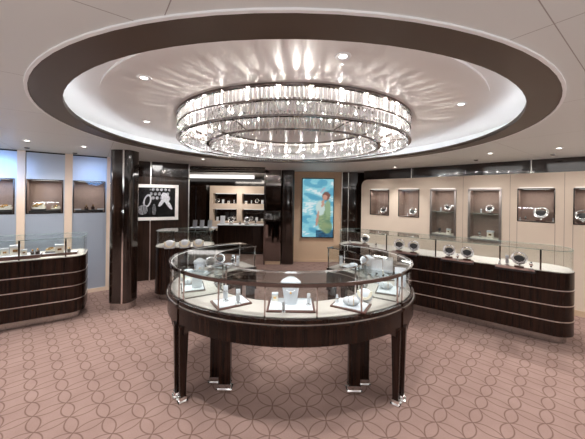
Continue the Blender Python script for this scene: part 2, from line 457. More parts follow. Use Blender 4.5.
# left wall
ln = [hole_of(LW, -30, 15, 177.5, 214), hole_of(LW, 26.2, 63.6, 179, 213.5), hole_of(LW, 73.2, 105.5, 181.5, 213.2)]
zt = sum(h[3] for h in ln)/3; zb = sum(h[2] for h in ln)/3
ln = [(h[0], h[1], zb, zt) for h in ln]
uend = onwall(112, 200, LW)[0]
w = MB(); holes_panel(w, -6, uend+.02, 0, HC, ln, 0, .02); struct('wall_left', w, SATINW, M=wmat(LW))
w = MB()
for a, b in ((16.8, 25.3), (64.6, 72.4), (106.5, 111.5)):
    u0 = onwall(a, 200, LW)[0]; u1 = onwall(b, 200, LW)[0]; w.box(u0, u1, -.03, 0, 0, HC, .004)
struct('trim_11', w, CREAM, M=wmat(LW))
w = MB(); w.box(-6, uend, -.015, 0, 0, .06); struct('baseboard_left', w, CREAM, M=wmat(LW))
w = MB(); w.box(-6, uend, -.02, 0, HC-.02, HC); struct('trim_12', w, FRAMED, M=wmat(LW))

# wood picture wall behind the pillar
PW = frame((-3.35, 4.95), (1.22, .62))
up = onwall(188.5, 200, PW)[0]
w = MB(); w.box(-.25, up, 0, .12, 0, HC); struct('wall_back_left', w, WOODW, M=wmat(PW))
w = MB(); w.box(-.25, up, -.012, 0, 1.98, HC-.005); struct('trim_13', w, WOODD, M=wmat(PW))
w = MB()
for px_ in (150.5, 188.7):
    u = onwall(px_, 200, PW)[0]; w.box(u-.009, u+.009, -.02, -.002, 0, HC)
struct('trim_14', w, SATIN, M=wmat(PW))

# far area seen through the opening
ZF = 9.0
w = MB(); w.box(-6, .2, ZF+.6, ZF+.7, 0, HC); struct('wall_far', w, WOODD)
w = MB(); w.box(-4.6, -4.5, 5.2, ZF+.6, 0, HC); struct('wall_far_left', w, WOODD)
w = MB()
for y0, y1 in ((6.0, 6.25), (6.5, 6.56), (7.05, 7.2)): w.box(-4.4, -.6, y0, y1, HC-.03, HC-.001)
struct('trim_15', w, WOODD)
w = MB(); w.box(-5, -1.2, 8.5, 8.62, HC-.10, HC-.002, .01); cl = w.build('ceiling_light', COFFER)
tag(cl, 'long bright cove light along the ceiling of the far shop area', 'ceiling light')

# back centre: mirrored column, lacquered column, tan panel, dark wall
YB = 6.95
def bx(px0, px1, y): return xat(px0, 220, y), xat(px1, 220, y)
def rounded(x0, x1, y0, y1, r, n=6):
    P = []
    for cx, cy, a0 in ((x1-r, y1-r, 0), (x0+r, y1-r, pi/2), (x0+r, y0+r, pi), (x1-r, y0+r, 3*pi/2)):
        P += [(cx+r*cos(a0+k*pi/2/n), cy+r*sin(a0+k*pi/2/n)) for k in range(n+1)]
    return P
x0, x1 = bx(265, 280.5, 6.6)
p = thing('mirrored_column', 'smoked mirror column left of the dark lacquered column at the back', 'column', ((x0+x1)/2, 6.75, 0))
MB().prism([(-(x1-x0)/2, -.15), ((x1-x0)/2, -.15), ((x1-x0)/2, .15), (-(x1-x0)/2, .15)], .08, HC-.001).build('shaft', MIRROR, p, smooth=False)
MB().box(-(x1-x0)/2, (x1-x0)/2, -.14, .15, 0, .08).build('plinth', TAN, p)
MB().box(-(x1-x0)/2-.03, -(x1-x0)/2+.01, -.17, .14, 0, HC-.002).build('edge_trim', DCHROME, p)
x0, x1 = bx(280.5, 294, 6.6)
p = thing('lacquered_column', 'dark glossy column between the smoked mirror and the tan screen panel', 'column', ((x0+x1)/2, 6.75, 0))
MB().prism(rounded(-(x1-x0)/2+.01, (x1-x0)/2, -.18, .17, .08), 0.02, HC-.002).build('shaft', WOODD, p)
MB().prism(rounded(-(x1-x0)/2+.02, (x1-x0)/2-.01, -.17, .16, .07), 0, .02).build('plinth', STEEL, p)
x0, x1 = bx(294, 341, YB)
w = MB(); w.box(x0, x1, YB, YB+.1, .06, HC-.002); struct('wall_back', w, TAN)
w = MB(); w.box(x0, x1, YB-.02, YB+.1, 0, .06); struct('baseboard_back', w, TAN)
xr = RW[0].x
w = MB(); w.box(x1, xr+.1, YB-.02, YB+.1, 0, HC-.002); struct('wall_back_right', w, WOODD)
w = MB()
for px_ in (341.5, 348): 
    xx = xat(px_, 220, YB-.03); w.box(xx-.008, xx+.008, YB-.035, YB-.021, 0, HC)
struct('trim_16', w, SATIN)
# rest of the room behind the camera
w = MB(); w.box(-8, 8, -3.6, -3.5, 0, HC); struct('wall_front', w, WOODW)
w = MB(); w.box(-8.3, -8.2, -3.6, 3, 0, HC); w.box(8.2, 8.3, -3.6, 3, 0, HC); struct('wall_side', w, WOODW)

# ------------------------------------------------------------------ wall showcases
def niche(W, h, name, label, fmat, fw, depth=.26, shelf=None, backc=TAUPE, group=None, proud=.012):
    u0, u1, z0, z1 = h; o, d, nr = W; c = o+d*((u0+u1)/2)
    th = thing(name, label, 'display case', (c.x, c.y, z0), wrot(W), group); hw = (u1-u0)/2; H = z1-z0
    b = MB()
    b.box(-hw, hw, depth, depth+.01, 0, H); b.build('back_panel', backc, th, smooth=False)
    b = MB(); b.box(-hw, -hw+.01, .0, depth, 0, H); b.box(hw-.01, hw, .0, depth, 0, H); b.box(-hw+.01, hw-.01, 0, depth, H-.01, H); b.box(-hw+.01, hw-.01, 0, depth, 0, .012)
    b.build('lining', backc, th, smooth=False)
    b = MB()
    b.box(-hw, hw, -proud, .004, H-fw, H, .002); b.box(-hw, hw, -proud, .004, 0, fw, .002)
    b.box(-hw, -hw+fw, -proud, .004, fw, H-fw, .002); b.box(hw-fw, hw, -proud, .004, fw, H-fw, .002)
    b.build('frame', fmat, th)
    MB().box(-hw+fw, hw-fw, -.004, 0, fw, H-fw).build('glass_pane', GLASS, th, smooth=False)
    if shelf: MB().box(-hw+.012, hw-.012, .02, depth-.01, shelf*H-.006, shelf*H).build('shelf', GEDGE, th)
    b = MB(); b.box(-hw*.7, hw*.7, .03, .05, H-.016, H-.0105); b.build('light_strip', LEDS, th)
    light('AREA', (c.x+nr.x*.06, c.y+nr.y*.06, z1-.03), 1.5*(2*hw), (1, .93, .88), hw*1.4, (0, 0, wrot(W)), sizey=.05)
    return th, hw, H
NR = []
labs = ['small square wall display case nearest the back screen', 'small square wall display case beside the first tall one',
        'tall framed wall display case with glass shelf, left one of two', 'tall framed wall display case with glass shelf, right one of two',
        'wide wall display case holding a round necklace form', 'wide wall display case cut off by the right edge']
for k, h in enumerate(rn):
    tall = k in (2, 3)
    NR.append(niche(RW, h, 'wall_display_case', labs[k], FRAMES if tall else FRAMED, .035 if tall else .014, shelf=.52 if tall else None, proud=.02 if tall else .01))
NL = []
labs = ['wall display case cut off by the left edge of the picture', 'wide wall display case with cream jewellery between the two pilasters',
        'wall display case with two dark bottles beside the pillar']
for k, h in enumerate(ln):
    NL.append(niche(LW, h, 'wall_display_case', labs[k], FRAMED, .014))
# white light bars above the recessed cases (small wall washers)
for k, h in enumerate(rn):
    o, d, nr = RW; c = o+d*((h[0]+h[1])/2)
    lb = MB(); hw = (h[1]-h[0])/2; lb.box(-hw*.9, hw*.9, -.012, 0, .0, .006)
    lbo = lb.build('wall_light_bar', LEDS); lbo.location = (c.x, c.y, h[3]+.008); lbo.rotation_euler = (0, 0, wrot(RW))
    tag(lbo, 'thin glowing light bar above ' + ['the first small wall case', 'the second small wall case', 'the left tall wall case', 'the right tall wall case', 'the wide wall case', 'the wall case at the right edge'][k], 'light bar')

# ------------------------------------------------------------------ pillar
pc = at(123, 311, 0)
pl = thing('pillar', 'tall dark lacquered pillar with a polished metal line down its middle', 'pillar', (pc.x-.085, pc.y+.17, 0), atan2(-pc.x, pc.y)*.0)
MB().prism(rounded(-.165, .155, -.17, .13, .10, 8), .10, HC-.001).build('shaft', WOODD, pl)
MB().prism(rounded(-.155, .145, -.155, .11, .09, 8), 0, .10).build('plinth', STEEL, pl)
MB().box(.055, .078, -.176, -.155, .10, HC-.002, .003).build('inlay', CHROME, pl)

# ------------------------------------------------------------------ wall screen
def gridpic(name, w, h, nx, ny, fn, mat, parent, loc):
    me = bpy.data.meshes.new(name); vs = []; cols = []
    for j in range(ny+1):
        for i in range(nx+1): vs.append((-w/2+w*i/nx, 0, h*j/ny))
    fs = [(j*(nx+1)+i, j*(nx+1)+i+1, (j+1)*(nx+1)+i+1, (j+1)*(nx+1)+i) for j in range(ny) for i in range(nx)]
    me.from_pydata(vs, [], fs); ca = me.color_attributes.new('Col', 'FLOAT_COLOR', 'POINT')
    for j in range(ny+1):
        for i in range(nx+1):
            c = fn(i/nx, 1-j/ny); ca.data[j*(nx+1)+i].color = srgb(*c)
    me.materials.append(mat); o = bpy.data.objects.new(name, me); COL.objects.link(o); o.parent = parent; o.location = loc; return o
from mathutils import noise as MN
def lerp(a, b, t): t = max(0, min(1, t)); return tuple(a[k]+(b[k]-a[k])*t for k in range(3))
def ell(u, v, cx, cy, rx, ry, ang=0):
    dx, dy = u-cx, v-cy; c, s = cos(ang), sin(ang); a, b = dx*c+dy*s, -dx*s+dy*c
    return (a/rx)**2+(b/ry)**2 < 1
def seaphoto(u, v):
    y = v*1.9
    n1 = MN.noise(Vector((u*2.2+y*1.2, y*5.5-u*2, 1))); n2 = MN.noise(Vector((u*9, y*22+u*5, 4))); n3 = MN.noise(Vector((u*6, y*6, 9)))
    c = lerp((110, 196, 218), (188, 232, 238), .5+n1*.8+n2*.35-.12*v)
    if n1 < -.15: c = lerp(c, (70, 150, 186), .55)
    if n1+n2*.6 > .38: c = (226, 242, 246)
    if v > .88 and u > .45: c = lerp((22, 62, 92), (60, 120, 150), .5+n2)
    def soft(col, cx, cy, rx, ry, ang=0):
        nonlocal c
        dx, dy = u-cx+n2*.03, v-cy+n3*.01; c_, s_ = cos(ang), sin(ang); a, b = dx*c_+dy*s_, -dx*s_+dy*c_
        q = (a/rx)**2+(b/ry)**2
        c = lerp(col, c, (q-.75)/.45)
    soft(lerp((118, 148, 118), (160, 182, 134), .5+n2), .70, .66, .22, .24, .25)
    soft(lerp((104, 140, 112), (146, 166, 122), .5+n1), .80, .82, .17, .12)
    soft((206, 226, 222), .58, .50, .15, .13, .3)
    soft((150, 178, 140), .83, .50, .09, .14)
    soft((198, 152, 134), .49, .68, .04, .14, .3)
    soft((204, 158, 138), .66, .42, .045, .07, .5)
    soft((128, 84, 74), .77, .29, .13, .075)
    soft((210, 158, 138), .73, .315, .07, .045)
    soft((186, 186, 204), .66, .19, .10, .025, -.5)
    return c
SCR = vcolmat('screen_image', .46)
x0, x1 = bx(302.3, 333, YB-.05); zt, zb = hgt(318, 179, YB-.05), hgt(318, 237, YB-.05)
sc = thing('wall_screen', 'tall lit screen on the tan panel showing a woman by turquoise sea', 'screen', ((x0+x1)/2, YB-.001, zb))
hw = (x1-x0)/2; H = zt-zb
MB().box(-hw-.02, hw+.02, -.05, 0, -.02, H+.02, .004).build('bezel', BLACK, sc)
gridpic('display', 2*hw, H, 64, 120, seaphoto, SCR, sc, (0, -.052, 0))

# framed black and white picture on the wood wall
def bwphoto(u, v):
    n = MN.noise(Vector((u*8, v*8, 2))); n2 = MN.noise(Vector((u*30, v*30, 7)))
    g = 22+18*n
    hx = ((u*9+(int(v*7) % 2)*.5) % 1-.5, (v*7) % 1-.5)
    if .3 < u < .85 and v < .42 and hx[0]**2+hx[1]**2 < .13: g = 150+60*n
    if ell(u, v, .24, .45, .10, .22, .2) and not ell(u, v, .24, .45, .065, .16, .2): g = 185
    if ell(u, v, .12, .75, .13, .16) : g = 120+80*n2
    if ell(u, v, .72, .34, .11, .17, -.3) or ell(u, v, .80, .55, .05, .22, -.5) or ell(u, v, .62, .5, .05, .16, .5): g = 205+40*n2
    if ell(u, v, .42, .75, .05, .2): g = 95+60*n2
    if v > .9: g = 14
    g = max(8, min(245, g)); return (g, g, g*1.03)
BWM = vcolmat('bw_print', 0, .2)
h = hole_of(PW, 135, 178.5, 184.6, 220)
c = PW[0]+PW[1]*((h[0]+h[1])/2); hw = (h[1]-h[0])/2; H = (h[3]-h[2])
pf = thing('framed_picture', 'black and white photograph in a wide white frame on the wood wall', 'picture', (c.x, c.y, h[2]), wrot(PW))
b = MB(); fw = .06
b.box(-hw, hw, -.05, -.013, 0, fw, .004); b.box(-hw, hw, -.05, -.013, H-fw, H, .004); b.box(-hw, -hw+fw, -.05, -.013, fw, H-fw, .004); b.box(hw-fw, hw, -.05, -.013, fw, H-fw, .004)
b.build('frame', pbr('frame_white', srgb(245, 240, 238), .5), pf)
gridpic('print', 2*(hw-fw)+.01, H-2*fw+.01, 90, 70, bwphoto, BWM, pf, (0, -.03, fw-.005))

# ------------------------------------------------------------------ straight counters
def stadium(L, D, r, n=8):
    return rounded(0, L, 0, D, r, n)
def inset(poly, d):
    n = len(poly); out = []
    for i in range(n):
        a, b, c = Vector(poly[i-1]), Vector(poly[i]), Vector(poly[(i+1) % n])
        e1 = (b-a); e2 = (c-b)
        if e1.length < 1e-6: e1 = e2
        if e2.length < 1e-6: e2 = e1
        e1.normalize(); e2.normalize(); t = (e1+e2).normalized(); nn = Vector((-t.y, t.x))
        out.append((b.x+nn.x*d, b.y+nn.y*d))
    return out
def counter(name, label, o, d, L, D, r, posts, inlay=True, hd=.82, hg=1.07):
    d = Vector(d).normalized(); th = thing(name, label, 'display counter', (o[0], o[1], 0), atan2(d.y, d.x))
    P = stadium(L, D, r)
    MB().prism(inset(P, .0), .10, hd).build('body', WOOD, th)
    MB().prism(inset(P, .06), 0, .10).build('plinth', STEEL, th)
    for z in (.267, .445, .62) if inlay else ():
        MB().strip(inset(P, -.003), inset(P, .004), z-.005, z+.005, True).build('inlay', SATIN, th)
    MB().prism(inset(P, .004), hd, hd+.008).build('deck', DECK, th)
    MB().strip(inset(P, .012), inset(P, .018), hd+.008, hg-.006, True).build('glass_side', GLASS, th)
    MB().prism(inset(P, .016), hg-.006, hg).build('glass_top', GLASS, th)
    MB().strip(inset(P, .009), inset(P, .016), hg-.007, hg+.001, True).build('glass_edge', GEDGE, th)
    for u, v in posts:
        MB().box(u-.008, u+.008, v-.008, v+.008, hd+.008, hg-.007, .002).build('post', DCHROME, th)
    light('AREA', (th.location.x+d.x*L/2-d.y*D*.5, th.location.y+d.y*L/2+d.x*D*.5, hg+.9), 4*L, (1, .95, .92), L*.9, (0, 0, th.rotation_euler[2]), sizey=.3)
    return th
# right counter: from (.80,4.78) to (3.16,2.98)
A = at(574.5, 341, .10); B = at(413, 304.2, .10)
dR = (A-B).xy.normalized(); RCo = B.xy-dR*1.28; Lr = (A.xy-RCo).length+.03
def rcu(px, py):   # position along the counter front at glass-foot height
    a, b = ray(px, py); o = RCo; den = a*dR.y-dR.x; return (o.x-a*o.y)/den
rc = counter('display_counter', 'long dark wood display counter with rounded end along the beige wall', (RCo.x, RCo.y), dR, Lr, .52, .22,
             [(rcu(p, 250), .022) for p in (386, 435.4, 500, 541)])
A = at(87, 310, .10); B = at(0, 324.7, .10)
dL = (A-B).xy.normalized(); LCo = B.xy-dL*1.4; Ll = (A.xy-LCo).length-.03
def lcu(px, py):
    a, b = ray(px, py); o = LCo; den = a*dL.y-dL.x; return (o.x-a*o.y)/den
lc = counter('display_counter', 'dark wood display counter at the left edge in front of satin panels', (LCo.x, LCo.y), dL, Ll, .6, .16,
             [(lcu(18.5, 250), .022), (lcu(65.5, 250), .022)])
# counter behind the ring: from the pillar towards the back
A = at(158, 297, .08); dB = Vector((.80, .60)).normalized(); BCo = A.xy-Vector((0, 0))
bc = counter('display_counter', 'small dark display counter with coral necklaces behind the ring counter', (BCo.x-.1, BCo.y), (1, .22), .9, .5, .2, [(.3, .022), (.62, .022)], inlay=False)
# wooden cabinet against the picture wall, left
cpos = at(141, 279, 0)
cb_ = thing('wall_cabinet', 'reddish brown low wooden cabinet under the framed picture', 'cabinet', (cpos.x, cpos.y, 0), wrot(PW))
MB().box(-.30, .12, 0, .36, .04, .86, .006).build('body', WOODW, cb_)
MB().box(-.31, .13, -.01, .37, .86, .885, .004).build('top', BROWN, cb_)
b = MB(); b.tube([(.05, -.005, .55), (.05, -.03, .56), (.05, -.03, .68), (.05, -.005, .69)], .006); b.build('handle', CHROME, cb_)

# ------------------------------------------------------------------ the ring of three curved showcases
EA, EB, EC = 1.185, .91, Vector((-.005, 2.80)); SI = .63
HDk, HG, HAp = .795, 1.043, .607
def ep(t, s=1.0, off=0.0):
    x, y = s*EA*cos(t), s*EB*sin(t)
    nx, ny = cos(t)/EA, sin(t)/EB; l = sqrt(nx*nx+ny*ny)
    return (EC.x+x+off*nx/l, EC.y+y+off*ny/l)
def arc(t0, t1, s=1.0, off=0.0, n=32): return [ep(t0+(t1-t0)*i/n, s, off) for i in range(n+1)]
def wpt(p): return Vector((p[0], p[1]))
def segment(label, d0, d1, posts, hg=HG):
    t0, t1 = radians(d0), radians(d1); tm = (t0+t1)/2; base = ep(tm, .82)
    th = thing('curved_showcase', label, 'showcase', (base[0], base[1], 0))
    n = 36
    O = lambda off: arc(t0, t1, 1, off, n); I = lambda off: arc(t0, t1, SI, off, n)
    # tabletop slab + edge mouldings
    MB().strip(O(.0), I(0), HDk-.03, HDk, M=None).build('tabletop', WOOD, th, True)
    MB().strip(O(.004), I(-.004), HDk-.037, HDk-.030).build('inlay', SATIN, th, True)
    MB().strip(O(.012), I(-.01), HDk-.055, HDk-.037).build('moulding', WOOD, th, True)
    # apron with haunches at the legs
    def zb(k):
        e = min(k, n-k)/n*abs(t1-t0)*1.0
        leg = .085; r = .075
        if e < leg: return HAp-.07
        if e < leg+r: x = (e-leg)/r; return HAp-.07*(1-sqrt(max(0, 1-(1-x)**2)))*1.0 if x < 1 else HAp
        return HAp
    zz = [zb(k) for k in range(n+1)]
    MB().strip(O(.0), O(-.04), zz, HDk-.055).build('apron', WOOD, th, True)
    MB().strip(I(.035), I(0), zz, HDk-.055).build('inner_apron', WOOD, th, True)
    for tt, sg in ((t0, 1), (t1, -1)):
        a, bb = ep(tt, 1, -.001), ep(tt, SI, .001); a2, b2 = ep(tt+sg*.035, 1, -.001), ep(tt+sg*.035, SI, .001)
        MB().strip([a, bb], [a2, b2], HAp, HDk-.056).build('end_apron', WOOD, th, True)
    # deck
    MB().strip(O(-.028), I(.02), HDk, HDk+.006).build('deck', DECK, th, True)
    # legs
    for tt, sg in ((t0, 1), (t1, -1)):
        c = wpt(ep(tt+sg*.024, 1, -.022)); ang = atan2(ep(tt+sg*.04)[1]-EC.y, ep(tt+sg*.04)[0]-EC.x)
        M = Matrix.Translation((c.x, c.y, 0)) @ Matrix.Rotation(ang, 4, 'Z')
        lb = MB(); v0 = [(-.022, -.022), (.022, -.022), (.022, .022), (-.022, .022)]
        R = [[lb.bm.verts.new((x*k, y*k, z)) for x, y in v0] for k, z in ((1.0, .04), (1.25, .3), (1.6, HAp))]
        for q1, q2 in zip(R, R[1:]):
            for k in range(4): lb.bm.faces.new((q1[k], q1[(k+1) % 4], q2[(k+1) % 4], q2[k]))
        lb.bm.faces.new(R[0]); lb.bm.faces.new(R[-1]); lb.bm.transform(M)
        lg = lb.build('leg', WOOD, th, True)
        fb = MB(); fb.box(-.028, .028, -.028, .028, .012, .045, .004); fb.box(-.038, .038, -.038, .038, 0, .012, .003); fb.bm.transform(M)
        fb.build('foot_cap', CHROME, lg, True).matrix_parent_inverse = Matrix.Identity(4)
        c = wpt(ep(tt+sg*.075, SI, .05)); M = Matrix.Translation((c.x, c.y, 0)) @ Matrix.Rotation(0, 4, 'Z')
        lb = MB(); lb.box(-.05, .05, -.03, .03, .04, HAp, .004); lb.bm.transform(M); lg = lb.build('leg', WOOD, th, True)
        fb = MB(); fb.box(-.055, .055, -.035, .035, .015, .055, .004); fb.box(-.065, .065, -.045, .045, 0, .015, .003); fb.bm.transform(M)
        fb.build('foot_cap', CHROME, lg, True)
    # glass
    MB().strip(O(-.018), O(-.024), HDk+.0, hg-.008).build('outer_glass', GLASS, th, True)
    MB().strip(I(.018), I(.012), HDk+.0, hg-.008).build('inner_glass', GLASS, th, True)
    MB().strip(O(-.012), I(.010), hg-.008, hg).build('glass_top', GLASS, th, True)
    for tt, sg in ((t0, 1), (t1, -1)):
        a, bb = ep(tt+sg*.012, 1, -.02), ep(tt+sg*.012, SI, .014); a2, b2 = ep(tt+sg*.018, 1, -.02), ep(tt+sg*.018, SI, .014)
        MB().strip([a, bb], [a2, b2], HDk, hg-.009).build('end_glass', GLASS, th, True)
    MB().strip(O(-.006), O(-.020), hg-.026, hg+.001).build('rim', DCHROME, th, True)
    MB().strip(I(.022), I(.010), hg-.010, hg+.001).build('inner_rim', CHROME, th, True)
    MB().strip(O(-.026), O(-.034), hg-.013, hg-.009).build('light_strip', LEDS, th, True)
    for ang_, s_, of_ in [(t0+.02, 1, -.026), (t1-.02, 1, -.026), (t0+.02, SI, .022), (t1-.02, SI, .022)]+[(p, 1, -.028) for p in posts]:
        q = ep(ang_, s_, of_)
        MB().box(q[0]-.006, q[0]+.006, q[1]-.006, q[1]+.006, HDk+.002, hg-.009, .0015).build('post', CHROME, th, True)
    return th
def tpar(px, py=300):      # ellipse parameter where the pixel column meets the front rim
    best = None
    a, _ = ray(px, py)
    for k in range(1800, 3600):
        t = radians(k/10); x, y = ep(t, 1, -.028)
        d = abs(x-a*y)
        if best is None or d < best[0]: best = (d, t)
    return best[1]
front = segment('front curved showcase of the ring, nearest the camera, with brown-edged pads', 221.5, 318.5, [tpar(218.5), tpar(265), tpar(317), tpar(361.5)])
left = segment('left curved showcase of the ring, next to the pillar side', 123.5, 219.5, [radians(190), radians(160)])
right = segment('right curved showcase of the ring, next to the long counter', -39.5, 55.5, [radians(-10), radians(24)])
# case lighting
for tdeg, e in ((240, 3), (270, 3), (300, 3), (150, 4), (195, 4), (-15, 4), (30, 4)):
    q = ep(radians(tdeg), .80)
    light('AREA', (q[0], q[1], HG-.02), e*.10, (.95, .97, 1), .3, (0, 0, 0))

# ------------------------------------------------------------------ chandelier
ch = thing('crystal_chandelier', 'huge round crystal chandelier of two concentric rings in the ceiling recess', 'chandelier', (RC.x, RC.y, HD-.016))
CO, CI = 1.18, .905
def ring(name, r, w, z0, z1, mat=None):
    MB().strip(circ(r+w/2, 120), circ(r-w/2, 120), z0, z1, True).build(name, mat or DCHROME, ch, True)
zt = HD-.016
ring('top_rim', CO+.005, .03, zt-.018, zt)
ring('middle_rim', CO+.006, .012, 2.298, 2.306)
ring('bottom_rim', CO, .034, 2.186, 2.200)
ring('inner_bottom_rim', CI, .026, 2.164, 2.176)
ring('inner_top_rim', CI, .024, zt-.018, zt)
for k in range(8):
    a = 2*pi*k/8+.35
    MB().tube([(RC.x+CI*cos(a), RC.y+CI*sin(a), 2.175), (RC.x+(CI+CO)/2*cos(a+.02), RC.y+(CI+CO)/2*sin(a+.02), 2.20), (RC.x+CO*cos(a+.03), RC.y+CO*sin(a+.03), 2.195)], .004, 6).build('strut', DCHROME, ch, True)
def crystal_into(mb, x, y, ztop, L, wd, a):
    prof = [(.0, 0), (wd*.8, -.008), (wd, -L*.25), (wd*.95, -L*.75), (wd*.5, -L+.01), (0, -L)]
    prof = [(r, z) for r, z in prof][::-1]
    mb.lathe(prof, (0, 0, 0), 6, 1, .55, M=Matrix.Translation((x, y, ztop)) @ Matrix.Rotation(a, 4, 'Z'))
cr = []
for R_, zt_, L_, n_, w_ in ((CO, zt-.018, .104, 230, .0125), (CO, 2.296, .092, 230, .0125), (CI, 2.30, .118, 180, .0115), (CI, zt-.018, .10, 180, .0115)):
    for i in range(n_):
        a = 2*pi*(i+.5*(zt_ < 2.3))/n_; jr = random.uniform(-.006, .006)
        cr.append((RC.x+(R_+jr)*cos(a), RC.y+(R_+jr)*sin(a), zt_, L_*random.uniform(.95, 1), w_, a+random.uniform(-.35, .35)+pi/2, R_ == CO))
# tiny drops below the rims
cr.sort(key=lambda c: (not c[6], c[1]))
for c_ in cr[:96]:
    m_ = MB(); crystal_into(m_, *c_[:6]); m_.build('crystal', CRYSTAL, ch, True, smooth=False)
m_ = MB()
for c_ in cr[96:]: crystal_into(m_, *c_[:6])
o = m_.build('crystals', CRYSTAL, ch, True, smooth=False); o['kind'] = 'stuff'
m_ = MB()
for R_, z_, n_ in ((CO-.02, 2.190, 200), (CI-.02, 2.166, 160)):
    for i in range(n_):
        a = 2*pi*i/n_; crystal_into(m_, RC.x+R_*cos(a), RC.y+R_*sin(a), z_, .035, .008, a)
o = m_.build('crystal_fringe', CRYSTAL, ch, True, smooth=False); o['kind'] = 'stuff'
NB = 30
for k in range(NB):
    a = 2*pi*k/NB; x, y = RC.x+1.10*cos(a), RC.y+1.10*sin(a)
    b = MB(); b.ball((x, y, 2.35), .008); b.tube([(x, y, 2.357), (x, y, zt)], .005, 6)
    b.build('bulb', BULB, ch, True)
    light('POINT', (x, y, 2.33), 1.0, (1, .96, .92), .01)
    light('SPOT', (x, y, 2.37), 6, (1, .96, .92), .008, Vector((cos(a), sin(a), .3)).to_track_quat('-Z', 'Y').to_euler(), radians(100), .5)

random.seed(21)
NU = 84
for k in range(NU):          # added narrow spots imitating the crystals' light streaks on the recess ceiling
    a = 2*pi*(k+random.uniform(-.2, .2))/NU; r_ = CO+.035
    light('SPOT', (RC.x+r_*cos(a), RC.y+r_*sin(a), HD-.05), random.uniform(2, 6.5), (1, .95, .88), .002, Vector((cos(a), sin(a), .10)).to_track_quat('-Z', 'Y').to_euler(), radians(random.uniform(9, 20)), 1)
# ------------------------------------------------------------------ downlights
def dproto():
    th = thing('downlight', '-', 'downlight')
    MB().lathe([(.022, -.004), (.042, -.005), (.045, 0), (.022, 0)], seg=24, loop=True).build('trim_ring', DOMEW, th)
    MB().lathe([(0, -.003), (.022, -.003), (.022, -.001), (0, -.001)], seg=24).build('lens', LENS, th)
    return th
dp = dproto()
DL = [(27, 140.5, HC, 'round downlight at the far left, above the left counter'), (84, 146.5, HC, 'round downlight above the wall case beside the pillar'),
      (203, 159, HC, 'round downlight in front of the wood picture wall'), (395, 167, HC, 'round downlight right of the chandelier near the dark band'),
      (490, 153.2, HC, 'round downlight above the tall wall cases'), (559, 148, HC, 'round downlight nearest the right edge of the ceiling'),
      (144, 77.5, HD-.015, 'recess downlight upper left of the chandelier'), (146.5, 121.5, HD-.015, 'recess downlight low on the left of the chandelier'),
      (343, 56, HD-.015, 'recess downlight above the chandelier, right of centre'), (461, 104, HD-.015, 'recess downlight right of the chandelier')]
for px_, py_, h_, lb_ in DL:
    q = at(px_, py_, h_); put(dp, q, 0, lb_)
    light('SPOT', (q.x, q.y, h_-.02), 34 if h_ == HC else 50, (1, .985, .965), .03, (0, 0, 0), radians(95), .8)
# fill spots added for brightness in and out of the frame, without fixtures
for x, y, e in ((-2.4, 1.2, 60), (2.4, 1.2, 60), (0, -.9, 60), (-2.2, -1.2, 60), (2.2, -1.2, 60), (-4.5, 1.6, 60), (4.2, 1.8, 60), (-1.2, 6.2, 45), (1.0, 6.1, 45), (-3.2, 7.4, 30), (-1.6, 8.0, 25), (.7, 6.0, 30)):
    light('SPOT', (x, y, HC-.02), e*.8, (1, .985, .965), .05, (0, 0, 0), radians(120), .9)
for x, y, e in ((-3.6, -.6, 48), (3.6, -.6, 48), (0, -1.8, 52), (-5.2, 1.6, 30), (5.4, 1.6, 30)):      # area lights added out of view to brighten the ceiling
    light('AREA', (x, y, 1.3), e, (.96, .98, 1), .6, (pi, 0, 0))
# small ceiling sensors
sp_ = MB(); sp_.lathe([(0, -.014), (.02, -.013), (.03, -.006), (.032, 0)], seg=20); sno = sp_.build('ceiling_sensor', FRAMED)
for i, (px_, py_, lb_) in enumerate(((27, 147.7, 'small dark ceiling sensor above the left pilaster'), (75, 153, 'small dark ceiling sensor above the second pilaster'), (476, 160, 'small dark ceiling sensor above the left tall wall case'), (553, 154.5, 'small dark ceiling sensor above the wide wall case'))):
    q = at(px_, py_, HC)
    if i == 0: o = sno
    else: o = sno.copy(); COL.objects.link(o)
    o.location = q; tag(o, lb_, 'sensor')
# added blue spots standing in for blue reflections on the satin panels
#ITEMS_BEGIN
for (x, y, z), tx, ty, e in (((-3.9, 3.1, 2.0), -4.15, 4.0, 34), ((-2.6, 3.7, 2.0), -3.3, 4.62, 9)):
    d_ = Vector((tx-x, ty-y, -.1)); light('SPOT', (x, y, z), e, (.12, .42, 1), .2, d_.to_track_quat('-Z', 'Y').to_euler(), radians(45), 1)
for x, y in ((-3.5, 3.0), (-2.6, 3.6)):  # neutral fill spots added to brighten the left wall
    light('SPOT', (x, y, HC-.02), 16, (1, .97, .95), .05, Vector((-.5, .6, -.8)).to_track_quat('-Z', 'Y').to_euler(), radians(100), .9)

for u in (.5, 1.5, 2.5, 3.4, 4.4):  # spots without fixtures, added to lift the beige right wall
    p_ = RW[0]+RW[1]*u-RW[2]*.75
    light('SPOT', (p_.x, p_.y, HC-.02), 13, (1, .97, .94), .3, (Vector((RW[2].x, RW[2].y, -1.0))).to_track_quat('-Z', 'Y').to_euler(), radians(100), .9)
p_ = Vector((pf.location.x, pf.location.y))-PW[2]*.7  # extra spot added to brighten the framed picture
light('SPOT', (p_.x, p_.y, HC-.02), 30, (1, .97, .94), .1, Vector((PW[2].x, PW[2].y, -.75)).to_track_quat('-Z', 'Y').to_euler(), radians(70), .8)
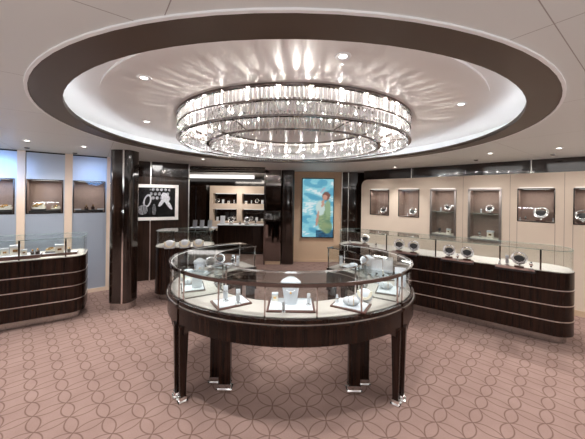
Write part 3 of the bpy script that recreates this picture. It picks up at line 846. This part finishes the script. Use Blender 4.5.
# ---------- prototypes of the jewellery displays (front towards -y)
def P_(name, cat): return thing(name, '-', cat)
def mk_bust():
    t = P_('necklace_bust', 'jewellery bust')
    MB().lathe([(.044, 0), (.047, .012), (.055, .06), (.066, .13), (.079, .168), (.080, .178), (.062, .194), (.040, .206), (.028, .216), (.0, .222)], (0, 0, 0), 24, 1, .42).build('torso', WHITE, t)
    b = MB(); b.tube([(.055*cos(a), -.032-.004*sin(-a), .165+.055*sin(a)) for a in [pi+k*pi/14 for k in range(15)]], .0026, 6); b.build('necklace', SILVER, t)
    b = MB(); b.ball((0, -.036, .098), .009); b.build('pendant', GOLD, t); return t
def mk_neck():
    t = P_('necklace_stand', 'necklace stand')
    b = MB(); b.box(-.035, .035, -.025, .03, 0, .012, .003); b.build('base', BROWN, t)
    b = MB(); b.tube([(0, .015, .012), (0, .02, .05)], .009, 8); b.build('stem', SILVER, t)
    M = Matrix.Translation((0, .0, .085)) @ Matrix.Rotation(radians(62), 4, 'X')
    b = MB(); b.torus((0, 0, 0), .056, .0065, M, 30, 8); b.build('collar', SILVER, t)
    b = MB(); b.lathe([(0, -.006), (.042, -.008), (.046, -.003), (.036, .010), (0, .016)], (0, -.008, 0), 20, 1, .85, M); b.build('form', BLACK, t)
    b = MB()
    for k in range(17):
        a = pi*1.5-radians(115)+k*radians(230)/16; b.ball((.044*cos(a), .044*sin(a), .005), .0058+.0022*(1-abs(k-8)/8), M, 7, 5)
    b.build('necklace', SILVER, t)
    M2 = M @ Matrix.Translation((0, -.036, .012)); b = MB(); b.ball((0, 0, 0), .009, M2, 8, 6); b.build('pendant', GEM, t); return t
def mk_ear():
    t = P_('earring_stand', 'earring stand')
    b = MB(); b.lathe([(.02, 0), (.02, .006), (.006, .012), (.004, .02)], seg=16); b.build('base', SILVER, t)
    b = MB(); b.box(-.014, .014, -.003, .003, .018, .10, .002); b.build('upright', WHITE, t)
    for s in (-1, 1):
        b = MB(); b.ball((s*.007, -.006, .075), .0045, None, 8, 6); b.ball((s*.007, -.006, .064), .006, None, 8, 6); b.build('earring', SILVER, t)
    return t
def mk_ringcone():
    t = P_('ring_cone', 'ring stand')
    MB().lathe([(.016, 0), (.016, .004), (.011, .03), (.006, .058), (0, .062)], seg=16).build('cone', WHITE, t)
    b = MB(); b.torus((0, 0, .03), .0115, .0022, None, 20, 6); b.build('ring', GOLD, t)
    b = MB(); b.ball((0, -.014, .031), .0045, None, 8, 6); b.build('gem', GEM, t); return t
def mk_pillow():
    t = P_('bracelet_cushion', 'bracelet cushion')
    MB().lathe([(0, -.03), (.03, -.027), (.042, -.012), (.045, 0), (.042, .012), (.03, .027), (0, .03)], (0, 0, .031), 20, 1.5, .8).build('cushion', WHITE, t)
    for s in (-.02, .02):
        M = Matrix.Translation((s, 0, .031)) @ Matrix.Rotation(pi/2, 4, 'Y')
        b = MB(); b.torus((0, 0, 0), .0325, .0028, M, 24, 6); b.build('bracelet', GOLD if s > 0 else SILVER, t)
    return t
def mk_tray(w, d, rim, fm, pm, name='display_tray', th_=.012):
    t = P_(name, 'tray')
    b = MB(); b.box(-w/2, w/2, -d/2, d/2, 0, th_, .003); b.build('frame', fm, t)
    b = MB(); b.box(-w/2+rim, w/2-rim, -d/2+rim, d/2-rim, th_, th_+.0035, .001); b.build('pad', pm, t); return t
def mk_box():
    t = P_('gift_box', 'gift box')
    MB().box(-.03, .03, -.02, .02, 0, .06, .002).build('box_body', PADG, t)
    MB().box(-.032, .032, -.022, .022, .06, .078, .002).build('lid', WHITE, t)
    MB().box(-.014, .014, -.0215, -.0205, .025, .045).build('front_emblem', GOLD, t); return t
def mk_bottle():
    t = P_('perfume_bottle', 'bottle')
    MB().lathe([(.02, 0), (.022, .004), (.022, .038), (.012, .046), (.008, .05)], seg=16).build('flask', pbr('amber_dark', (.03, .014, .01, 1), .1, coat=1), t)
    MB().lathe([(.009, .05), (.010, .052), (.010, .068), (.006, .071)], seg=14).build('cap', GOLD, t); return t
def mk_watch():
    t = P_('watch_stand', 'watch stand')
    b = MB(); b.box(-.022, .022, -.02, .025, 0, .008, .002); b.tube([(0, .012, .008), (0, .008, .04)], .006); b.build('base', SILVER, t)
    M = Matrix.Translation((0, 0, .058)) @ Matrix.Rotation(pi/2, 4, 'Y')
    b = MB(); b.strip([(.030*cos(a), .024*sin(a)) for a in [2*pi*k/24 for k in range(24)]], [(.026*cos(a), .020*sin(a)) for a in [2*pi*k/24 for k in range(24)]], -.009, .009, True, M); b.build('strap', BLACK, t)
    M = Matrix.Translation((0, -.024, .06)) @ Matrix.Rotation(pi/2, 4, 'X')
    b = MB(); b.lathe([(.016, -.002), (.018, .002), (.016, .006), (0, .007)], (0, 0, 0), 20, M=M); b.build('watch_case', SILVER, t); return t
def mk_card():
    t = P_('display_card', 'card')
    M = Matrix.Rotation(radians(-12), 4, 'X')
    MB().box(-.045, .045, -.003, .003, .004, .16, .001, M=M).build('panel', WHITE, t)
    MB().box(-.03, .03, -.01, .05, 0, .004).build('foot', ACRYL, t); return t
def mk_cluster():
    t = P_('jewellery_cluster', 'jewellery')
    b = MB(); b.box(-.05, .05, -.025, .025, 0, .012, .003); b.build('base', BLACK, t)
    b = MB(); b.lathe([(.045, 0), (.05, .02), (.04, .045), (.0, .05)], (0, 0, .012), 16, 1, .4); b.build('form', PADG, t)
    b = MB()
    random.seed(3)
    for k in range(26):
        a = random.uniform(0, 2*pi); r = random.uniform(.2, .95); z = .014+.048*(1-r*r*.6); b.ball((.047*r*cos(a), -.02*abs(sin(a))-.002, z), .0065, None, 7, 5)
    b.build('beads', GOLD, t); return t
def mk_coral():
    t = P_('coral_necklace_form', 'necklace form')
    b = MB(); b.lathe([(.06, 0), (.062, .01), (.075, .05), (.05, .085), (.03, .10), (0, .105)], (0, 0, 0), 20, 1, .5); b.build('form', WHITE, t)
    b = MB()
    random.seed(5)
    for k in range(30):
        a = pi+k*pi/29
        for rr in (.05, .062): b.ball((rr*cos(a)+random.uniform(-.003, .003), -.037+.01*abs(cos(a)), .085+(rr+.005)*sin(a)), .007, None, 7, 5)
    b.build('beads', PEARL, t); return t
BUST, NECK, EAR, RCONE, PILL, BOXP, BOTT, WAT, CARD, CLUS, CORAL = mk_bust(), mk_neck(), mk_ear(), mk_ringcone(), mk_pillow(), mk_box(), mk_bottle(), mk_watch(), mk_card(), mk_cluster(), mk_coral()
D0 = HDk+.0065
def yaw(p): return -atan2(p[0], p[1])
def dk(px, py, h=None): return at(px, py, D0 if h is None else h)
# front showcase
TR = mk_tray(.27, .20, .016, BROWN, WHITE)
q = dk(231, 303); TL = put(TR, q, yaw(q)+.35, 'white pad tray with brown border at the left of the front showcase')
q = dk(351, 306); TRr = put(TR, q, yaw(q)-.30, 'white pad tray with brown border at the right of the front showcase')
TC = mk_tray(.36, .27, .018, BROWN, WHITE); q = dk(291, 305.5); put(TC, q, 0, 'large white pad tray with dark frame at the middle of the front showcase')
h2 = D0+.0165
q = dk(290.5, 304, h2); put(BUST, q, 0, 'white necklace bust with gold pendant in the middle of the front showcase', scale=.98)
q = dk(275, 300.5, h2); put(BOXP, q, 0, 'small white box left of the white necklace bust', scale=.8)
q = dk(283.5, 312, h2); put(EAR, q, 0, 'small silver earring stand in front of the white necklace bust', scale=.75)
q = dk(308.5, 305, h2); put(EAR, q, 0, 'silver earring stand right of the white necklace bust', scale=.9)
q = dk(225.5, 301.5, h2); put(EAR, q, .1, 'left earring stand on the left brown-bordered tray', scale=1.25)
q = dk(238, 304, h2); put(EAR, q, .1, 'right earring stand on the left brown-bordered tray', scale=1.15)
q = dk(351, 305, h2); put(PILL, q, yaw(q), 'white bracelet cushion on the right brown-bordered tray', scale=.98)
q = dk(364.5, 300, h2); put(CORAL, q, yaw(q), 'white beaded necklace form right of the bracelet cushion', scale=.9)
q = dk(337, 302, h2); put(RCONE, q, yaw(q), 'ring cone left of the bracelet cushion')
# side showcases
def sg(deg, s): a = ep(radians(deg), s); return Vector((a[0], a[1], D0))
T2 = mk_tray(.26, .20, .01, DCHROME, WHITE)
SIDE = [(203, .82, 'white tray at the near end of the left showcase'), (172, .82, 'white tray in the middle of the left showcase'), (143, .82, 'white tray at the far end of the left showcase'),
        (-24, .82, 'white tray at the near end of the right showcase'), (8, .82, 'white tray in the middle of the right showcase'), (40, .82, 'white tray at the far end of the right showcase')]
for a_, s_, l_ in SIDE:
    q = sg(a_, s_); put(T2, q, radians(a_)+pi/2, l_)
def onside(P0, a_, s_, l_, sc=1, rz=None, tray=True):
    q = sg(a_, s_); q.z = D0+(.0165 if tray else 0); return put(P0, q, yaw(q) if rz is None else rz, l_, scale=sc)
onside(CARD, 208, .80, 'upright white card at the near end of the left showcase', .95)
onside(PILL, 198, .84, 'bracelet cushion at the near end of the left showcase', .8)
onside(CORAL, 186, .86, 'white beaded necklace form between two trays of the left showcase', 1.1, tray=False)
onside(BUST, 176, .80, 'white necklace bust in the middle of the left showcase', .8)
onside(WAT, 169, .88, 'watch stand in the middle of the left showcase', 1.1)
onside(WAT, 166, .76, 'inner watch stand in the middle of the left showcase', 1.1)
onside(NECK, 156, .84, 'dark necklace stand between two trays of the left showcase', 1, tray=False)
onside(NECK, 147, .84, 'first dark necklace stand on the far tray of the left showcase', 1)
onside(WAT, 140, .76, 'watch stand on the far tray of the left showcase', 1.2)
onside(EAR, 134, .86, 'earring stand at the far end of the left showcase', 1.2, tray=False)
onside(EAR, 137.5, .72, 'inner earring stand at the far end of the left showcase', 1.2)
onside(RCONE, 151, .72, 'ring cone near the inner glass of the left showcase', 1.3, tray=False)
onside(CARD, -17, .90, 'white upright card near the outer glass of the right showcase', 1.1)
onside(CARD, 3, .75, 'white upright card near the inner glass of the right showcase', 1.15)
onside(CARD, 14, .92, 'white upright card in the middle of the right showcase', 1.1)
onside(BUST, 24, .80, 'white necklace bust between two trays of the right showcase', .9, tray=False)
onside(CLUS, 10, .80, 'gold beaded jewellery in the middle of the right showcase', 1.1)
onside(PILL, -24, .80, 'bracelet cushion at the near end of the right showcase', .95)
onside(PILL, 39, .80, 'bracelet cushion on the far tray of the right showcase', .8)
onside(NECK, 33, .88, 'dark necklace stand toward the far end of the right showcase', 1, tray=True)
onside(EAR, 46, .72, 'earring stand at the far end of the right showcase', 1.3)
onside(WAT, -8, .72, 'watch stand near the inner glass of the right showcase', 1.2, tray=False)
# long right counter
HD2 = .829
RZ = atan2(dR.y, dR.x)
def onr(px, py, h=HD2, back=0):
    q = at(px, py, h); return q
TB = mk_tray(.36, .19, .006, BLACK, BROWN, 'black_tray', .02)
for px_, py_, l_ in ((357, 246, 'black tray at the far end of the long right counter'), (404, 254, 'black tray with two necklace stands beside the ring showcase'), (457, 261.5, 'black tray left of the middle of the long right counter'), (514, 269.5, 'black tray nearest the camera on the long right counter')):
    q = onr(px_, py_); put(TB, q, RZ, l_)
h3 = HD2+.0238
for px_, py_, sc, l_, P0 in (
    (365, 244.2, 1.15, 'necklace stand on the farthest black tray of the long counter', NECK), (350, 243.6, 1, 'ring cone on the farthest black tray of the long counter', RCONE), (376, 247, .8, 'watch stand beside the farthest black tray of the long counter', WAT),
    (399, 251.2, 1.25, 'left necklace stand of the pair on the second black tray', NECK), (413.5, 253, 1.25, 'right necklace stand of the pair on the second black tray', NECK),
    (449, 257.5, 1.2, 'left necklace stand on the third black tray of the long counter', NECK), (467, 260, 1.2, 'right necklace stand on the third black tray of the long counter', NECK), (457.5, 260, .9, 'watch stand between the two necklace stands on the third black tray', WAT),
    (519, 267, 1.25, 'largest necklace stand on the nearest black tray of the long counter', NECK), (507, 265, 1.2, 'earring stand left of the necklace stand on the nearest black tray', EAR), (531, 269.5, 1, 'watch stand right of the necklace stand on the nearest black tray', WAT), (499.5, 264, .9, 'ring cone at the left end of the nearest black tray', RCONE)):
    q = at(px_, py_, h3 if px_ != 376 else HD2); put(P0, q, yaw(q), l_, scale=sc)
# left counter
LZ = atan2(dL.y, dL.x)
TB2 = mk_tray(.5, .17, .004, BROWN, WHITE, 'riser_tray', .042); h4 = HD2+.0458
q = at(14, 259, HD2); put(TB2, q, LZ, 'long white-topped dark riser tray at the left of the left counter')
q = at(60.5, 254.6, HD2); put(TB2, q, LZ, 'short white-topped dark riser tray by the right end of the left counter', scale=.72)
h5 = HD2+.0458*.72
for px_, py_, sc, l_, P0 in (
    (4.6, 255.6, 1.15, 'white gift box at the left edge of the left counter', BOXP), (15.2, 254.8, 1.55, 'tall white gift box left of the front glass post', BOXP), (24, 255, .9, 'small gift box right of the front glass post', BOXP),
    (32.5, 254.6, .9, 'left dark bottle on the long riser tray', BOTT), (37.5, 254.2, 1.05, 'right dark bottle on the long riser tray', BOTT),
    (51, 252.6, 1.15, 'golden beaded piece on the short riser tray', CLUS), (59.5, 252.8, 1.45, 'white gift box on the short riser tray', BOXP), (69, 252, .9, 'small dark bottle on the short riser tray', BOTT)):
    q = at(px_, py_, h5 if px_ > 45 else h4); put(P0, q, yaw(q), l_, scale=sc)
# small back counter
for px_, py_, l_ in ((169.5, 248.4, 'left coral bead necklace form in the back counter'), (184.5, 247.7, 'middle coral bead necklace form in the back counter'), (198.5, 247.2, 'right coral bead necklace form in the back counter')):
    q = at(px_, py_, HD2); put(CORAL, q, yaw(q), l_, scale=1.2)
# in the wall cases
def inn(Nk, lx, v, z, P0, l_, sc=1, rz=0):
    th = Nk[0]; r = th.rotation_euler[2]; p = Vector((th.location.x+lx*cos(r)-v*sin(r), th.location.y+lx*sin(r)+v*cos(r), th.location.z+z))
    return put(P0, p, r+rz, l_, scale=sc)
z0_ = .0125
inn(NR[0], .04, .12, z0_, NECK, 'necklace stand in the first small wall case', 1.25); inn(NR[0], -.09, .13, z0_, EAR, 'earring stand in the first small wall case', .8)
inn(NR[1], .04, .12, z0_, NECK, 'necklace stand in the second small wall case', 1.3); inn(NR[1], -.08, .13, z0_, RCONE, 'ring cone in the second small wall case', .9)
for k, nm in ((2, 'left'), (3, 'right')):
    sh = .52*NR[k][2]+.0005
    inn(NR[k], .05, .13, sh, NECK, 'necklace stand on the glass shelf of the %s tall wall case' % nm, 1.1)
    inn(NR[k], -.08, .13, sh, EAR, 'earring stand on the glass shelf of the %s tall wall case' % nm, .8)
    inn(NR[k], -.09, .11, z0_+.036, WAT, 'watch stand at the bottom of the %s tall wall case' % nm, 1.1)
    inn(NR[k], .06, .15, z0_+.036, BOXP, 'gift box at the bottom of the %s tall wall case' % nm, 1.6 if k == 3 else 1.2)
    MB().box(-NR[k][1]+.036, NR[k][1]-.036, .01, .25, .0125, z0_+.0355).build('floor_pad', PADG, NR[k][0])
inn(NR[4], .05, .12, z0_, NECK, 'large round necklace stand in the wide wall case', 1.6); inn(NR[4], -.13, .12, z0_, WAT, 'watch stand in the wide wall case', .8); inn(NR[4], .19, .13, z0_, EAR, 'earring stand in the wide wall case', .6)
inn(NR[4], -.2, .10, z0_, RCONE, 'ring cone in the wide wall case', .8)
inn(NR[5], -.1, .12, z0_, NECK, 'necklace stand in the wall case at the right edge', 1.4)
for k, w_ in ((0, .2), (1, .5), (2, .5)):
    MB().box(-NL[k][1]+.03, NL[k][1]-.03, .02, .2, .0125, .045, .003).build('riser', BLACK, NL[k][0])
zr = .0455
u_ = onwall(4, 200, LW)[0]-(ln[0][0]+ln[0][1])/2
inn(NL[0], u_, .1, zr, CLUS, 'gold jewellery in the wall case at the left edge', 1.5)
inn(NL[1], -.08, .1, zr, CLUS, 'large gold beaded piece in the case between the pilasters', 1.7); inn(NL[1], .12, .1, zr, CLUS, 'smaller gold beaded piece in the case between the pilasters', 1.2); inn(NL[1], .24, .1, zr, RCONE, 'ring cone in the case between the pilasters', .9)
inn(NL[2], -.04, .1, zr, BOTT, 'left of the two dark bottles in the case beside the pillar', 1.2); inn(NL[2], .05, .1, zr, BOTT, 'right of the two dark bottles in the case beside the pillar', 1.2)
for u in (-.17, .17):
    b = MB(); b.box(u-.06, u+.06, .05, .15, zr, zr+.015, .003); b.build('white_pad', WHITE, NL[2][0])

# ---------- far shop area
ZS = 8.45
xs0, xs1 = xat(209.5, 210, ZS), xat(266, 210, ZS); zs1, zs0 = hgt(235, 186, ZS), hgt(235, 231, ZS)
sw = thing('shelf_wall', 'cream wall unit with four dark recesses at the far end', 'wall unit', ((xs0+xs1)/2, ZS, 0)); X_ = (xs0+xs1)/2
hl = []
for a, b_ in ((213, 237.5), (242, 266)):
    for c_, d_ in ((193.5, 203.8), (209.2, 221.5)):
        hl.append((xat(a, 200, ZS)-X_, xat(b_, 200, ZS)-X_-.02, hgt(235, d_, ZS), hgt(235, c_, ZS)))
b = MB(); holes_panel(b, xs0-X_, xs1-X_, zs0, zs1, hl, 0, .25); b.build('panel', BEIGE, sw, smooth=False)
for h in hl:
    MB().box(h[0], h[1], .24, .25, h[2], h[3]).build('recess_back', WOODD, sw)
    MB().box(h[0]+.05, h[1]-.05, .1, .12, h[3]-.012, h[3]-.002).build('light_strip', LEDS, sw)
MB().box(xs0-X_, xs1-X_, .02, .25, 0, zs0).build('base', WOODW, sw)
light('AREA', (X_, ZS-.9, HC-.05), 9, (1, .9, .8), 1.5, (radians(35), 0, 0), sizey=.2)
nm4 = ['lower left', 'upper left', 'lower right', 'upper right']
order = [1, 0, 3, 2]
rows = {0: 'upper left', 1: 'lower left', 2: 'upper right', 3: 'lower right'}
for k, h in enumerate(hl):
    for m, fx in enumerate((.15, .38, .62, .85)):
        P0 = (NECK, CARD, BOXP, EAR)[(m+k) % 4]; q = (X_+h[0]+(h[1]-h[0])*fx, ZS+.12, h[2]+.0005)
        l_ = '%s in the %s recess of the far cream wall unit, %s' % ({0: 'necklace stand', 1: 'white card', 2: 'gift box', 3: 'earring stand'}[(m+k) % 4], rows[k], ('leftmost', 'left of centre', 'right of centre', 'rightmost')[m])
        put(P0, q, 0, l_, scale=.8 if P0 is CARD else 1.1)
fc = thing('far_counter', 'dark wooden counter with small items in front of the far cream wall unit', 'counter', (xat(240, 240, 7.9), 7.9, 0))
w2 = .62
MB().prism(rounded(-w2, w2+.1, -.2, .2, .1), .06, .80).build('body', WOODW, fc); MB().prism(rounded(-w2-.02, w2+.12, -.22, .22, .12), .80, .82).build('top', WHITE, fc)
MB().prism(rounded(-w2+.04, w2+.06, -.16, .16, .1), 0, .06).build('plinth', BLACK, fc)
for k, (dx, P0, l_) in enumerate(((-.5, CARD, 'white card on the far dark counter'), (-.25, NECK, 'necklace stand at the left of the far dark counter'), (0.0, BOTT, 'bottle in the middle of the far dark counter'), (.2, NECK, 'necklace stand at the right of the far dark counter'), (.45, WAT, 'watch stand on the far dark counter'))):
    put(P0, (fc.location.x+dx, 7.85, .8205), 0, l_, scale=1.5)
ft = thing('far_table', 'low dark display table with white top between pillar wall and far counter', 'display table', (xat(203, 240, 7.0), 7.0, 0))
MB().box(-.32, .32, -.2, .2, .78, .82, .004).build('top', WHITE, ft)
MB().box(-.28, .28, -.17, .17, .05, .78, .004).build('body', WOODD, ft)
MB().box(-.25, .25, -.15, .15, 0, .05).build('plinth', BLACK, ft)
for k, (dx, P0, l_) in enumerate(((-.2, CARD, 'left white card on the far display table'), (-.02, CARD, 'middle white card on the far display table'), (.18, CARD, 'right white card on the far display table'))):
    put(P0, (ft.location.x+dx, 6.95, .8205), 0, l_, scale=1.2)
tall = thing('tall_cabinet', 'tall dark glossy cabinet left of the far cream wall unit', 'cabinet', (xat(199, 220, 8.7), 8.7, 0))
MB().box(-.4, .25, -.1, .3, .05, 1.95, .005).build('body', WOODD, tall); MB().box(-.08, -.06, -.108, -.1, .1, 1.9).build('handle', CHROME, tall)
MB().box(-.37, .22, -.07, .3, 0, .05).build('plinth', BLACK, tall)
for u in range(1): pass
#ITEMS_END
GR = {'wall_display_case': 'recessed display cases in the walls', 'wall_light_bar': 'light bars above the recessed cases', 'display_counter': 'dark wood display counters',
      'curved_showcase': 'curved showcases of the ring', 'downlight': 'round ceiling downlights', 'ceiling_sensor': 'small ceiling sensors', 'necklace_bust': 'white necklace busts',
      'necklace_stand': 'necklace stands', 'earring_stand': 'earring stands', 'ring_cone': 'ring cones', 'bracelet_cushion': 'bracelet cushions', 'gift_box': 'gift boxes on display',
      'perfume_bottle': 'small bottles on display', 'watch_stand': 'watch stands', 'display_card': 'upright white cards', 'jewellery_cluster': 'beaded gold pieces',
      'coral_necklace_form': 'beaded necklace forms', 'display_tray': 'white pad trays', 'black_tray': 'black trays on the long counter', 'riser_tray': 'riser trays on the left counter'}
for o in bpy.data.objects:
    b_ = o.name.split('.')[0]
    if o.parent is None and b_ in GR and 'label' in o: o['group'] = GR[b_]
world = bpy.data.worlds.new('world'); S.world = world; world.use_nodes = True
world.node_tree.nodes['Background'].inputs[0].default_value = (.9, .85, .82, 1)
world.node_tree.nodes['Background'].inputs[1].default_value = .02
S.view_settings.view_transform = 'Standard'; S.view_settings.look = 'None'; S.view_settings.exposure = .82; S.view_settings.gamma = 1
S.cycles.max_bounces = 14; S.cycles.transparent_max_bounces = 40; S.cycles.transmission_bounces = 8; S.cycles.glossy_bounces = 6; S.cycles.diffuse_bounces = 4
S.cycles.sample_clamp_indirect = 6; S.cycles.use_denoising = True
S.cycles.caustics_reflective = False; S.cycles.caustics_refractive = False
